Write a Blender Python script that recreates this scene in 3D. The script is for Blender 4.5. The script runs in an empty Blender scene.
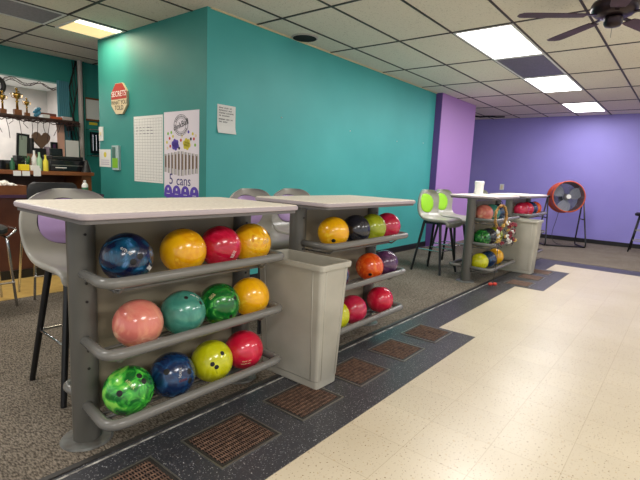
import bpy, bmesh, math, random
from mathutils import Vector, Matrix
PI = math.pi
random.seed(7)
C = bpy.context.scene.collection

# ------------------------------------------------------------------ colour / materials
def lin(c):
    return tuple(((v/255)/12.92 if v/255 <= .04045 else ((v/255+.055)/1.055)**2.4) for v in c) + (1,)

def mat(name, rgb, rough=.5, metal=0, spec=.5, coat=0, noise=None, bump=None, emit=None):
    m = bpy.data.materials.new(name); m.use_nodes = True
    nt = m.node_tree; b = nt.nodes['Principled BSDF']
    b.inputs['Base Color'].default_value = lin(rgb)
    b.inputs['Roughness'].default_value = rough
    b.inputs['Metallic'].default_value = metal
    b.inputs['Specular IOR Level'].default_value = spec
    b.inputs['Coat Weight'].default_value = coat
    b.inputs['Coat Roughness'].default_value = .08
    tc = nt.nodes.new('ShaderNodeTexCoord')
    if noise:
        rgb2, scale, lo, hi = noise
        n = nt.nodes.new('ShaderNodeTexNoise'); n.inputs['Scale'].default_value = scale
        n.inputs['Detail'].default_value = 4
        r = nt.nodes.new('ShaderNodeValToRGB')
        r.color_ramp.elements[0].position = lo; r.color_ramp.elements[0].color = lin(rgb)
        r.color_ramp.elements[1].position = hi; r.color_ramp.elements[1].color = lin(rgb2)
        nt.links.new(tc.outputs['Object'], n.inputs['Vector'])
        nt.links.new(n.outputs['Fac'], r.inputs['Fac'])
        nt.links.new(r.outputs['Color'], b.inputs['Base Color'])
    if bump:
        sc, st = bump
        n = nt.nodes.new('ShaderNodeTexNoise'); n.inputs['Scale'].default_value = sc
        n.inputs['Detail'].default_value = 3
        bp = nt.nodes.new('ShaderNodeBump'); bp.inputs['Strength'].default_value = st
        bp.inputs['Distance'].default_value = .01
        nt.links.new(tc.outputs['Object'], n.inputs['Vector'])
        nt.links.new(n.outputs['Fac'], bp.inputs['Height'])
        nt.links.new(bp.outputs['Normal'], b.inputs['Normal'])
    if emit:
        b.inputs['Emission Color'].default_value = lin(emit[0])
        b.inputs['Emission Strength'].default_value = emit[1]
    return m

def tile_mat(name, base, speck, speck2, seam, size, ox, oy, rough, seamw=.0022, bscale=1.0, patch=None):
    m = bpy.data.materials.new(name); m.use_nodes = True
    nt = m.node_tree; b = nt.nodes['Principled BSDF']; L = nt.links
    tc = nt.nodes.new('ShaderNodeTexCoord')
    mp = nt.nodes.new('ShaderNodeMapping'); mp.inputs['Location'].default_value = (ox, oy, 0)
    L.new(tc.outputs['Object'], mp.inputs['Vector'])
    br = nt.nodes.new('ShaderNodeTexBrick'); br.offset = 0; br.squash = 1
    br.inputs['Scale'].default_value = 1; br.inputs['Brick Width'].default_value = size
    br.inputs['Row Height'].default_value = size; br.inputs['Mortar Size'].default_value = seamw
    br.inputs['Mortar Smooth'].default_value = .3; br.inputs['Bias'].default_value = -.2
    a = lin(base); c2 = tuple(v*.93 for v in a[:3])+(1,)
    br.inputs['Color1'].default_value = a; br.inputs['Color2'].default_value = c2
    br.inputs['Mortar'].default_value = lin(seam)
    L.new(mp.outputs['Vector'], br.inputs['Vector'])
    col = br.outputs['Color']
    for (sc, lo, hi, cc) in ((95*bscale, .67, .70, speck), (60*bscale, .68, .71, speck2)):
        n = nt.nodes.new('ShaderNodeTexNoise'); n.inputs['Scale'].default_value = sc; n.inputs['Detail'].default_value = 1
        L.new(tc.outputs['Object'], n.inputs['Vector'])
        r = nt.nodes.new('ShaderNodeMapRange'); r.inputs['From Min'].default_value = lo; r.inputs['From Max'].default_value = hi
        L.new(n.outputs['Fac'], r.inputs['Value'])
        mx = nt.nodes.new('ShaderNodeMix'); mx.data_type = 'RGBA'
        L.new(r.outputs['Result'], mx.inputs['Factor']); L.new(col, mx.inputs['A'])
        mx.inputs['B'].default_value = lin(cc); col = mx.outputs['Result']
    n = nt.nodes.new('ShaderNodeTexNoise'); n.inputs['Scale'].default_value = 1.3; n.inputs['Detail'].default_value = 3
    L.new(tc.outputs['Object'], n.inputs['Vector'])
    mx = nt.nodes.new('ShaderNodeMix'); mx.data_type = 'RGBA'; mx.blend_type = 'MULTIPLY'
    mx.inputs['B'].default_value = lin(patch or (225, 220, 210))
    L.new(n.outputs['Fac'], mx.inputs['Factor']); L.new(col, mx.inputs['A'])
    L.new(mx.outputs['Result'], b.inputs['Base Color'])
    rr = nt.nodes.new('ShaderNodeMapRange'); rr.inputs['To Min'].default_value = rough*.75; rr.inputs['To Max'].default_value = rough*1.35
    L.new(n.outputs['Fac'], rr.inputs['Value']); L.new(rr.outputs['Result'], b.inputs['Roughness'])
    n2 = nt.nodes.new('ShaderNodeTexNoise'); n2.inputs['Scale'].default_value = 9; n2.inputs['Detail'].default_value = 4
    L.new(tc.outputs['Object'], n2.inputs['Vector'])
    bp = nt.nodes.new('ShaderNodeBump'); bp.inputs['Strength'].default_value = .12; bp.inputs['Distance'].default_value = .01
    L.new(n2.outputs['Fac'], bp.inputs['Height']); L.new(bp.outputs['Normal'], b.inputs['Normal'])
    return m

def ball_mat(name, a, b2, c3=None, scale=6, dist=2.0, seed=0, lo=.42, hi=.6):
    m = bpy.data.materials.new(name); m.use_nodes = True
    nt = m.node_tree; b = nt.nodes['Principled BSDF']; L = nt.links
    tc = nt.nodes.new('ShaderNodeTexCoord')
    mp = nt.nodes.new('ShaderNodeMapping'); mp.inputs['Location'].default_value = (seed*1.7, seed*.9, seed*.3)
    mp.inputs['Rotation'].default_value = (seed, seed*.6, 0)
    L.new(tc.outputs['Object'], mp.inputs['Vector'])
    n = nt.nodes.new('ShaderNodeTexNoise'); n.inputs['Scale'].default_value = scale*2
    n.inputs['Detail'].default_value = 5; n.inputs['Distortion'].default_value = dist
    L.new(mp.outputs['Vector'], n.inputs['Vector'])
    r = nt.nodes.new('ShaderNodeValToRGB')
    e = r.color_ramp.elements
    e[0].position = lo; e[0].color = lin(a); e[1].position = hi; e[1].color = lin(b2)
    if c3:
        x = e.new(min(hi+.1, .98)); x.color = lin(c3)
    L.new(n.outputs['Fac'], r.inputs['Fac']); L.new(r.outputs['Color'], b.inputs['Base Color'])
    b.inputs['Roughness'].default_value = .22; b.inputs['Coat Weight'].default_value = .5
    b.inputs['Coat Roughness'].default_value = .06
    return m

# ------------------------------------------------------------------ mesh helpers
def obj(name, bm, m, parent=None, smooth=False, bevel=0, loc=None, rot=None, autosmooth=None):
    me = bpy.data.meshes.new(name); bmesh.ops.recalc_face_normals(bm, faces=bm.faces[:])
    bm.to_mesh(me); bm.free()
    o = bpy.data.objects.new(name, me); C.objects.link(o)
    if m:
        for x in (m if isinstance(m, (list, tuple)) else [m]): me.materials.append(x)
    if parent: o.parent = parent
    if loc: o.location = loc
    if rot: o.rotation_euler = rot
    if smooth:
        for p in me.polygons: p.use_smooth = True
        if autosmooth is not None:
            me.set_sharp_from_angle(angle=math.radians(autosmooth))
    if bevel:
        md = o.modifiers.new('bev', 'BEVEL'); md.width = bevel; md.segments = 3; md.limit_method = 'ANGLE'
        md.angle_limit = math.radians(40)
        for p in me.polygons: p.use_smooth = True
        me.set_sharp_from_angle(angle=math.radians(35))
    return o

def box(bm, x0, x1, y0, y1, z0, z1, M=None):
    vs = [bm.verts.new((x, y, z)) for z in (z0, z1) for y in (y0, y1) for x in (x0, x1)]
    for f in ((0,1,3,2),(4,6,7,5),(0,4,5,1),(2,3,7,6),(0,2,6,4),(1,5,7,3)):
        bm.faces.new([vs[i] for i in f])
    if M: bmesh.ops.transform(bm, matrix=M, verts=vs)
    return vs

def B(*a):
    bm = bmesh.new(); box(bm, *a); return bm

def tube(bm, pts, r, seg=12, closed=False):
    pts = [Vector(p) for p in pts]; n = len(pts); rings = []
    up = None
    for i, p in enumerate(pts):
        if closed: t = (pts[(i+1) % n]-pts[i-1]).normalized()
        else:
            t = (pts[min(i+1, n-1)]-pts[max(i-1, 0)]).normalized()
        if up is None:
            up = Vector((0,0,1)) if abs(t.z) < .9 else Vector((1,0,0))
        s = t.cross(up).normalized(); up = s.cross(t).normalized()
        rr = r[i] if isinstance(r, (list, tuple)) else r
        rings.append([bm.verts.new(p+(s*math.cos(2*PI*k/seg)+up*math.sin(2*PI*k/seg))*rr) for k in range(seg)])
    for i in range(n if closed else n-1):
        a, b = rings[i], rings[(i+1) % n]
        for k in range(seg):
            bm.faces.new((a[k], a[(k+1) % seg], b[(k+1) % seg], b[k]))
    if not closed:
        bm.faces.new(rings[0][::-1]); bm.faces.new(rings[-1])

def T(pts, r, seg=12, closed=False):
    bm = bmesh.new(); tube(bm, pts, r, seg, closed); return bm

def rounded_path(pts, rad, n=7):
    pts = [Vector(p) for p in pts]; out = [pts[0]]
    for i in range(1, len(pts)-1):
        a, b, c = pts[i-1], pts[i], pts[i+1]
        d1 = (a-b).normalized(); d2 = (c-b).normalized()
        q_ = rad[i-1] if isinstance(rad, (list, tuple)) else rad
        p0 = b+d1*q_; p1 = b+d2*q_
        for k in range(n+1):
            t = k/n; out.append(p0*(1-t)**2+b*2*t*(1-t)+p1*t*t)
    out.append(pts[-1]); return out

def rrect(w, h, r, n=6):
    r = min(r, w/2-1e-4, h/2-1e-4); o = []
    for cx, cy, a0 in ((w/2-r, h/2-r, 0), (-w/2+r, h/2-r, PI/2), (-w/2+r, -h/2+r, PI), (w/2-r, -h/2+r, 3*PI/2)):
        for k in range(n+1):
            a = a0+PI/2*k/n; o.append((cx+r*math.cos(a), cy+r*math.sin(a)))
    return o

def loft(bm, sections, cap0=True, cap1=True):
    rings = [[bm.verts.new(p) for p in s] for s in sections]
    n = len(rings[0])
    for a, b in zip(rings, rings[1:]):
        for k in range(n): bm.faces.new((a[k], a[(k+1) % n], b[(k+1) % n], b[k]))
    if cap0: bm.faces.new(rings[0][::-1])
    if cap1: bm.faces.new(rings[-1])
    return rings

def lathe(bm, prof, seg=24, c=(0,0,0)):
    loft(bm, [[(c[0]+r*math.cos(2*PI*k/seg), c[1]+r*math.sin(2*PI*k/seg), c[2]+z) for k in range(seg)] for r, z in prof])
def LA(prof, seg=24, c=(0,0,0)):
    bm = bmesh.new(); lathe(bm, prof, seg, c); return bm

def empty(name, label, cat, loc=(0,0,0), rz=0, group=None):
    o = bpy.data.objects.new(name, None); C.objects.link(o); o.location = loc; o.rotation_euler = (0,0,rz)
    o.empty_display_size = .1
    return tag(o, label, cat, group)
def tag(o, label, cat, group=None):
    o['label'] = label; o['category'] = cat
    if group: o['group'] = group
    return o
def struct(name, bm, m, **k):
    o = obj(name, bm, m, **k); o['kind'] = 'structure'; return o

def text_bm(s, size, loc, right, up, thick=.0008, align='CENTER', squash=1.0):
    """lettering as a thin mesh lying in the plane right/up"""
    cu = bpy.data.curves.new('t', 'FONT'); cu.body = s; cu.size = size; cu.align_x = align; cu.align_y = 'CENTER'
    cu.extrude = thick; cu.resolution_u = 3
    to = bpy.data.objects.new('t', cu); C.objects.link(to)
    bpy.context.view_layer.update()
    me = bpy.data.meshes.new_from_object(to.evaluated_get(bpy.context.evaluated_depsgraph_get()))
    bpy.data.objects.remove(to); bpy.data.curves.remove(cu)
    bm = bmesh.new(); bm.from_mesh(me); bpy.data.meshes.remove(me)
    R, U = Vector(right).normalized()*squash, Vector(up).normalized(); N = Vector(right).cross(Vector(up)).normalized()
    Lc = Vector(loc)
    for v in bm.verts: v.co = Lc + R*v.co.x + U*v.co.y + N*v.co.z
    return bm
def join(bm, other):
    me = bpy.data.meshes.new('j'); other.to_mesh(me); other.free(); bm.from_mesh(me); bpy.data.meshes.remove(me)

# ------------------------------------------------------------------ materials
M = {}
M['teal'] = mat('teal_paint', (74,176,174), .5, noise=((66,166,164), 1.2, .35, .7), bump=(60,.08))
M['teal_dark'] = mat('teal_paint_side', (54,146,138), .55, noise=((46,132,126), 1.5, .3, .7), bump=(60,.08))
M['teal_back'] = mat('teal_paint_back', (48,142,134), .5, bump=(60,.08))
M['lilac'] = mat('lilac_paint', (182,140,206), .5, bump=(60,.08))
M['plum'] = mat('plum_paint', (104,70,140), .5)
M['violet'] = mat('violet_paint', (154,145,220), .55, noise=((142,133,212), .8, .3, .7), bump=(40,.06))
M['base_black'] = mat('black_baseboard_vinyl', (22,20,24), .5)
M['wood_floor'] = mat('pale_yellow_wood', (214,180,108), .3, noise=((192,156,88), 12, .3, .7))
M['grid'] = mat('dark_ceiling_grid', (44,34,30), .5)
M['grid_l'] = mat('grey_ceiling_bar', (120,108,120), .5)
M['white'] = mat('white_paint', (225,225,225), .6)
M['offwhite'] = mat('offwhite', (206,196,190), .6, noise=((180,172,170), 3, .3, .7))
M['frame_grey'] = mat('grey_powder_coat', (114,112,107), .26, spec=.5, bump=(220,.03))
M['post_grey'] = mat('grey_post_paint', (88,86,80), .36, bump=(220,.03))
M['base_plate'] = mat('scuffed_grey_plate', (108,110,106), .4, noise=((84,80,74), 22, .35, .7))
M['panel'] = mat('taupe_panel', (146,137,116), .5, noise=((134,125,105), 3, .3, .7))
M['laminate'] = mat('cream_speckled_laminate', (246,238,224), .6, spec=.25, noise=((230,220,206), 60, .35, .65))
M['edge'] = mat('mauve_grey_edge', (178,166,170), .4)
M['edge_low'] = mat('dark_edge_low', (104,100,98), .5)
M['bin'] = mat('beige_grey_plastic', (180,176,163), .5, noise=((166,162,149), 5, .35, .7), bump=(160,.04))
M['bin_in'] = mat('bin_inside_plastic', (96,92,80), .6)
M['shell'] = mat('light_grey_shell_plastic', (178,175,166), .3, noise=((164,161,152), 4, .3, .7))
M['lav'] = mat('lavender_vinyl', (190,160,214), .45)
M['lime'] = mat('lime_vinyl', (160,225,50), .45)
M['black'] = mat('black_metal', (16,16,18), .35)
M['black_soft'] = mat('black_vinyl', (18,18,20), .5)
M['chrome'] = mat('chrome', (210,210,212), .15, metal=1)
M['steel'] = mat('dull_steel', (150,146,138), .35, metal=.8)
M['rust'] = mat('rusty_brown_steel', (128,98,80), .5, noise=((74,54,44), 60, .35, .65))
M['pit'] = mat('dark_pit', (9,7,7), .8)
M['rubber'] = mat('dark_rubber_strip', (48,45,42), .5)
M['seamw'] = mat('chipped_light_strip', (196,192,184), .5, noise=((110,106,100), 14, .45, .62))
M['wood'] = mat('brown_wood', (140,84,42), .4, noise=((112,62,28), 6, .3, .7))
M['wood_dk'] = mat('dark_red_wood', (100,54,36), .45, noise=((74,38,26), 4, .3, .7))
M['orange_paint'] = mat('orange_enamel', (204,84,42), .4)
M['orange_shaded'] = mat('orange_enamel_shaded', (112,50,32), .5)  # drum enamel darkened, shading inside the drum put into the colour
M['gold'] = mat('gold_plastic', (200,160,80), .25, metal=.9)
M['paper'] = mat('white_paper', (226,226,222), .7)
M['ink'] = mat('black_ink', (30,30,34), .7)
M['red'] = mat('red_paint', (196,58,44), .5)
M['cream'] = mat('cream_paint', (226,210,170), .5)
M['purple'] = mat('purple_ink', (92,70,176), .6)
M['yellow'] = mat('yellow_ink', (214,200,60), .6)
M['green'] = mat('green_ink', (128,186,44), .5)
M['hole'] = mat('finger_hole_black', (14,12,12), .6)
M['logo'] = mat('engraved_white', (226,220,214), .5)
M['curtain'] = mat('blue_teal_curtain', (84,150,166), .7)
M['glass'] = mat('dark_glossy', (22,22,26), .15)
M['foam'] = mat('white_crumpled', (236,232,224), .8)

# ------------------------------------------------------------------ room
H = 2.735
WT = tile_mat('cream_speckled_tile', (222,211,188), (150,122,88), (206,186,150), (196,180,152), .305, .017, -.29, .30, seamw=.0016)
DT = tile_mat('charcoal_speckled_tile', (60,60,64), (190,188,186), (110,108,112), (84,84,86), .305, .017, -.29, .33, seamw=.0015, bscale=1.5, patch=(215,216,224))
def carpet_mat():
    m = bpy.data.materials.new('grey_brown_loop_carpet'); m.use_nodes = True
    nt = m.node_tree; b = nt.nodes['Principled BSDF']; L = nt.links
    b.inputs['Roughness'].default_value = .95; b.inputs['Specular IOR Level'].default_value = .15
    tc = nt.nodes.new('ShaderNodeTexCoord')
    n = nt.nodes.new('ShaderNodeTexNoise'); n.inputs['Scale'].default_value = 140; n.inputs['Detail'].default_value = 4
    n3 = nt.nodes.new('ShaderNodeTexNoise'); n3.inputs['Scale'].default_value = 2.2; n3.inputs['Detail'].default_value = 4
    mp = nt.nodes.new('ShaderNodeMapping'); mp.inputs['Scale'].default_value = (1, .35, 1); mp.inputs['Rotation'].default_value = (0,0,.5)
    L.new(tc.outputs['Object'], mp.inputs['Vector']); L.new(mp.outputs['Vector'], n.inputs['Vector']); L.new(tc.outputs['Object'], n3.inputs['Vector'])
    r = nt.nodes.new('ShaderNodeValToRGB'); e = r.color_ramp.elements
    e[0].position = .36; e[0].color = lin((84,77,69)); e[1].position = .64; e[1].color = lin((160,150,136))
    L.new(n.outputs['Fac'], r.inputs['Fac'])
    mx = nt.nodes.new('ShaderNodeMix'); mx.data_type = 'RGBA'; mx.blend_type = 'MULTIPLY'; mx.inputs['B'].default_value = lin((190,184,178))
    L.new(n3.outputs['Fac'], mx.inputs['Factor']); L.new(r.outputs['Color'], mx.inputs['A']); L.new(mx.outputs['Result'], b.inputs['Base Color'])
    bp = nt.nodes.new('ShaderNodeBump'); bp.inputs['Strength'].default_value = .7; bp.inputs['Distance'].default_value = .006
    L.new(n.outputs['Fac'], bp.inputs['Height']); L.new(bp.outputs['Normal'], b.inputs['Normal'])
    return m
def ceil_mat():
    m = mat('cream_fissured_ceiling_tile', (186,176,158), .85, spec=.2)
    nt = m.node_tree; L = nt.links; b = nt.nodes['Principled BSDF']
    tc = nt.nodes.new('ShaderNodeTexCoord'); n = nt.nodes.new('ShaderNodeTexNoise'); n.inputs['Scale'].default_value = 70; n.inputs['Detail'].default_value = 3
    L.new(tc.outputs['Object'], n.inputs['Vector'])
    n3 = nt.nodes.new('ShaderNodeTexNoise'); n3.inputs['Scale'].default_value = .5
    L.new(tc.outputs['Object'], n3.inputs['Vector'])
    r = nt.nodes.new('ShaderNodeValToRGB'); e = r.color_ramp.elements
    e[0].position = .28; e[0].color = lin((204,198,186)); e[1].position = .42; e[1].color = lin((240,235,224))
    L.new(n.outputs['Fac'], r.inputs['Fac'])
    mx = nt.nodes.new('ShaderNodeMix'); mx.data_type = 'RGBA'; mx.blend_type = 'MULTIPLY'; mx.inputs['B'].default_value = lin((232,226,218))
    L.new(n3.outputs['Fac'], mx.inputs['Factor']); L.new(r.outputs['Color'], mx.inputs['A']); L.new(mx.outputs['Result'], b.inputs['Base Color'])
    return m
CARPET = carpet_mat(); CEIL = ceil_mat()

bm = bmesh.new()
def quad(bm, pts): bm.faces.new([bm.verts.new(p) for p in pts])
quad(bm, [(-4,-5,0),(11.6,-5,0),(11.6,9,0),(-4,9,0)])
struct('floor', bm, WT)
bm = bmesh.new()                      # carpet: behind the racks and beyond the tiles
box(bm, -4, 11.4, 1.845, 7.3, .0005, .006)
box(bm, 8.25, 11.4, -5, 1.845, .0005, .006)
struct('floor_carpet', bm, CARPET)
bm = bmesh.new()                      # charcoal tile border, two tiles wide at the racks
ZD = .0022
for x0, x1, y0, y1 in ((-4,3.555,1.205,1.845),(3.555,5.72,1.52,1.845),(5.72,7.2,1.205,1.845),(7.2,7.84,1.52,1.845),(7.84,8.25,-5,1.845)):
    box(bm, x0, x1, y0, y1, .0003, ZD)
struct('floor_border', bm, DT)
struct('trim_1', B(-4, 8.25, 1.822, 1.85, .002, .0085), M['rubber'])
struct('trim_2', B(-4, 5.7, 1.797, 1.806, .002, .0042), M['seamw'])
struct('floor_wood', B(-1.5, 2.79, 4.62, 5.4, .004, .009), M['wood_floor'])

# ceiling with cut-out free tile field; bars as relief
bm = bmesh.new(); quad(bm, [(-4,-5,H),(-4,9,H),(11.6,9,H),(11.6,-5,H)])
struct('ceiling', bm, CEIL)
bm = bmesh.new()
xs = [4.64+1.235*i for i in range(-7, 6)]
ys = [3.325-.607*i for i in range(-6, 14)]
for x in xs: box(bm, x-.012, x+.012, -5, 7.3, H-.006, H+.002)
for y in ys: box(bm, -4, 11.4, y-.010, y+.010, H-.0065, H+.002)
struct('trim_3', bm, M['grid'])
# lighter wall angle where ceiling meets the long wall
struct('trim_4', B(2.83, 7.7, 3.68, 3.699, H-.012, H-.001), M['cream'])

struct('wall_back', B(2.796, 7.74, 3.70, 3.85, 0, H), M['teal'])
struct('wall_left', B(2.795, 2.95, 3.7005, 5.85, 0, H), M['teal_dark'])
struct('wall_column', B(7.72, 9.3, 3.585, 4.0, 0, H), M['lilac'])
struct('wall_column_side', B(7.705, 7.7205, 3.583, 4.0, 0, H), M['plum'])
struct('wall_right', B(11.4, 11.55, -5, 7.3, 0, H), M['violet'])
struct('wall_recess', B(9.3, 11.4, 7.1, 7.25, 0, H), M['violet'])
struct('baseboard_back', B(2.83, 7.70, 3.685, 3.70, 0, .10), M['base_black'])
struct('baseboard_right', B(11.385, 11.40, -5, 7.0, 0, .095), M['base_black'])
# bar wall with pass-through opening
bm = bmesh.new()
box(bm, -1.5, 3.9, 7.3, 7.42, 2.37, H); box(bm, 2.93, 3.9, 7.3, 7.42, 0, 2.37)
box(bm, -1.5, 2.93, 7.3, 7.42, 0, 1.10); box(bm, -1.5, .8, 7.3, 7.42, 1.1, 2.37)
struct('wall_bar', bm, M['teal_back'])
bm = bmesh.new()
box(bm, .2, 3.6, 9.3, 9.4, 0, 2.6); 
struct('wall_store', bm, M['offwhite'])
struct('wall_store_side', B(3.5, 3.6, 7.42, 9.3, 0, 2.6), M['offwhite'])
struct('ceiling_store', B(.2, 3.6, 7.42, 9.4, 2.5, 2.56), M['white'])

# ------------------------------------------------------------------ ceiling lights
def glow(name, col, s):
    return mat(name, (240,240,240), .6, emit=(col, s))
LIT = glow('lit_acrylic', (255,252,250), 7.0)
LITW = glow('lit_warm_acrylic', (255,206,130), 1.0)
UNLIT = mat('unlit_grey_acrylic', (112,108,118), .4, noise=((98,95,105), 40, .4, .6))
def ceiling_light(x0, x1, y0, y1, m, label, tubes=False):
    t = empty('ceiling_light', label, 'ceiling light', ((x0+x1)/2, (y0+y1)/2, H), 0, 'recessed ceiling light panels')
    a, b = (x1-x0)/2, (y1-y0)/2
    bm = bmesh.new()
    for q in ((-a,a,-b,-b+.025),(-a,a,b-.025,b),(-a,-a+.025,-b+.025,b-.025),(a-.025,a,-b+.025,b-.025)): box(bm, *q, -.012, -.001)
    obj('frame', bm, M['white'], t)
    obj('diffuser', B(-a+.025, a-.025, -b+.025, b-.025, -.008, -.002), m, t)
    if tubes: obj('lit_tube', B(-a+.03, a-.03, -b+.03, -b+.16, -.0095, -.0085), glow('lit_tube_glow', (255,244,220), 5), t)
    return t
Y0, Y1 = 1.504+.008, 2.111-.008
X = lambda i: 4.64+1.235*i
ceiling_light(X(0)+.01, X(1)-.01, Y0, Y1, LIT, 'largest lit white ceiling panel, nearest the ceiling fan')
ceiling_light(X(1)+.01, X(2)-.01, Y0, Y1, UNLIT, 'unlit grey ceiling panel between two lit ones')
ceiling_light(X(2)+.01, X(3)-.01, Y0, Y1, LIT, 'lit white ceiling panel just beyond the unlit grey panel')
ceiling_light(X(4)+.01, X(5)-.01, Y0, Y1, LIT, 'smallest lit ceiling panel, farthest off by the violet wall')
ceiling_light(2.27, 2.785, 5.16, 5.74, LITW, 'warm lit ceiling panel against the top of the teal side wall', True)
ceiling_light(.96, 2.16, 5.16, 5.74, UNLIT, 'unlit grey ceiling panel at the upper left over the bar')

# recessed speaker hole near the wall
t = empty('ceiling_vent', 'round black vent hole in the ceiling above the teal wall', 'vent', (4.0,3.55,H))
obj('rim', LA([(.11,-.001),(.148,-.002),(.148,-.010),(.13,-.014),(.11,-.004)], 32), M['offwhite'], t, smooth=True)
obj('opening', LA([(.0,-.006),(.132,-.006),(.132,-.015),(.0,-.013)], 32), M['pit'], t)

# ------------------------------------------------------------------ ceiling fan
fan = empty('ceiling_fan', 'dark bronze ceiling fan with purple brown wooden blades', 'ceiling fan', (4.04,.60,H))
FB = mat('dark_bronze', (44,32,38), .3, metal=.6)
BL = mat('purple_brown_blade', (84,60,84), .6, noise=((62,42,56), 5, .3, .7))
obj('canopy', LA([(.03,-.002),(.075,-.004),(.07,-.04),(.03,-.075),(.014,-.08)], 28), FB, fan, smooth=True)
obj('downrod', LA([(.014,-.07),(.014,-.16)], 16), FB, fan, smooth=True)
obj('motor', LA([(.03,-.14),(.10,-.15),(.145,-.17),(.155,-.19),(.15,-.235),(.12,-.26),(.07,-.27)], 36), FB, fan, smooth=True, autosmooth=50)
obj('switch_housing', LA([(.04,-.265),(.062,-.28),(.062,-.315),(.05,-.335),(.02,-.342),(.001,-.343)], 28), FB, fan, smooth=True, autosmooth=50)
obj('pull_chain', T([(.05,.01,-.32),(.052,.012,-.40)], .002, 6), M['steel'], fan)
for k in range(5):
    a = math.radians(50+72*k)
    Mb = Matrix.Rotation(a, 4, 'Z') @ Matrix.Translation((0,0,-.262)) @ Matrix.Rotation(math.radians(-5), 4, 'X')
    bm = bmesh.new(); out = [(.19,.045),(.24,.055),(.40,.062),(.60,.068),(.64,.062),(.665,.03),(.665,-.03),(.64,-.062),(.60,-.068),(.40,-.062),(.24,-.055),(.19,-.045)]
    loft(bm, [[(x,y,-.003) for x,y in out],[(x,y,.003) for x,y in out]])
    bmesh.ops.transform(bm, matrix=Mb, verts=bm.verts)
    b = obj('blade', bm, BL, fan)
    bm = bmesh.new(); box(bm, .09,.25,-.014,.014,.002,.010); box(bm,.20,.26,-.035,.035,.002,.008)
    bmesh.ops.transform(bm, matrix=Mb, verts=bm.verts)
    obj('blade_bracket', bm, FB, b)

# ------------------------------------------------------------------ floor grates
def grate(x0, x1, y0=1.378, y1=1.675, label=''):
    t = empty('floor_grate', label, 'floor grate', ((x0+x1)/2, (y0+y1)/2, ZD), 0, 'rusty floor grates in the charcoal tile border')
    a, b = (x1-x0)/2, (y1-y0)/2
    bm = bmesh.new(); w = .007
    for q in ((-a,a,-b,-b+w),(-a,a,b-w,b),(-a,-a+w,-b+w,b-w),(a-w,a,-b+w,b-w)): box(bm, *q, 0, .006)
    obj('frame', bm, M['steel'], t)
    bm = bmesh.new(); w2 = .024
    for q in ((-a+w,a-w,-b+w,-b+w2),(-a+w,a-w,b-w2,b-w),(-a+w,-a+w2,-b+w2,b-w2),(a-w2,a-w,-b+w2,b-w2)): box(bm, *q, 0, .004)
    obj('border', bm, M['rubber'], t)
    obj('pan', B(-a+w2, a-w2, -b+w2, b-w2, .0002, .0012), M['pit'], t)
    bm = bmesh.new(); n = 9
    for i in range(n):
        y = -b+w2+(2*b-2*w2)*(i+.5)/n
        tube(bm, [(-a+w2, y, .004), (a-w2, y, .004)], .0035, 6)
    n = 26
    for i in range(n):
        x = -a+w2+(2*a-2*w2)*(i+.5)/n
        tube(bm, [(x, -b+w2, .0062), (x, b-w2, .0062)], .0021, 6)
    obj('mesh_bars', bm, M['rust'], t)
for x0, x1, lb in ((.62,.985,'floor grate nearest the camera, cut by the bottom edge of the photo'),
                   (1.135,1.495,'rusty floor grate in front of the blue and yellow balls of the first rack'),
                   (1.65,2.0,'rusty floor grate just in front of the slim bin between the first two racks'),
                   (2.17,2.51,'rusty floor grate just beyond the foot of the slim bin'),
                   (2.69,3.015,'rusty floor grate before the second rack, between two others'),
                   (3.18,3.51,'rusty floor grate at the stepped corner of the charcoal border'),
                   (5.76,6.08,'dark floor grate in front of the far flower-hung rack'),
                   (6.26,6.58,'dark floor grate at the foot of the far grey bin'),
                   (6.78,7.10,'farthest dark floor grate beyond the far grey bin')):
    grate(x0, x1, label=lb)

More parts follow.
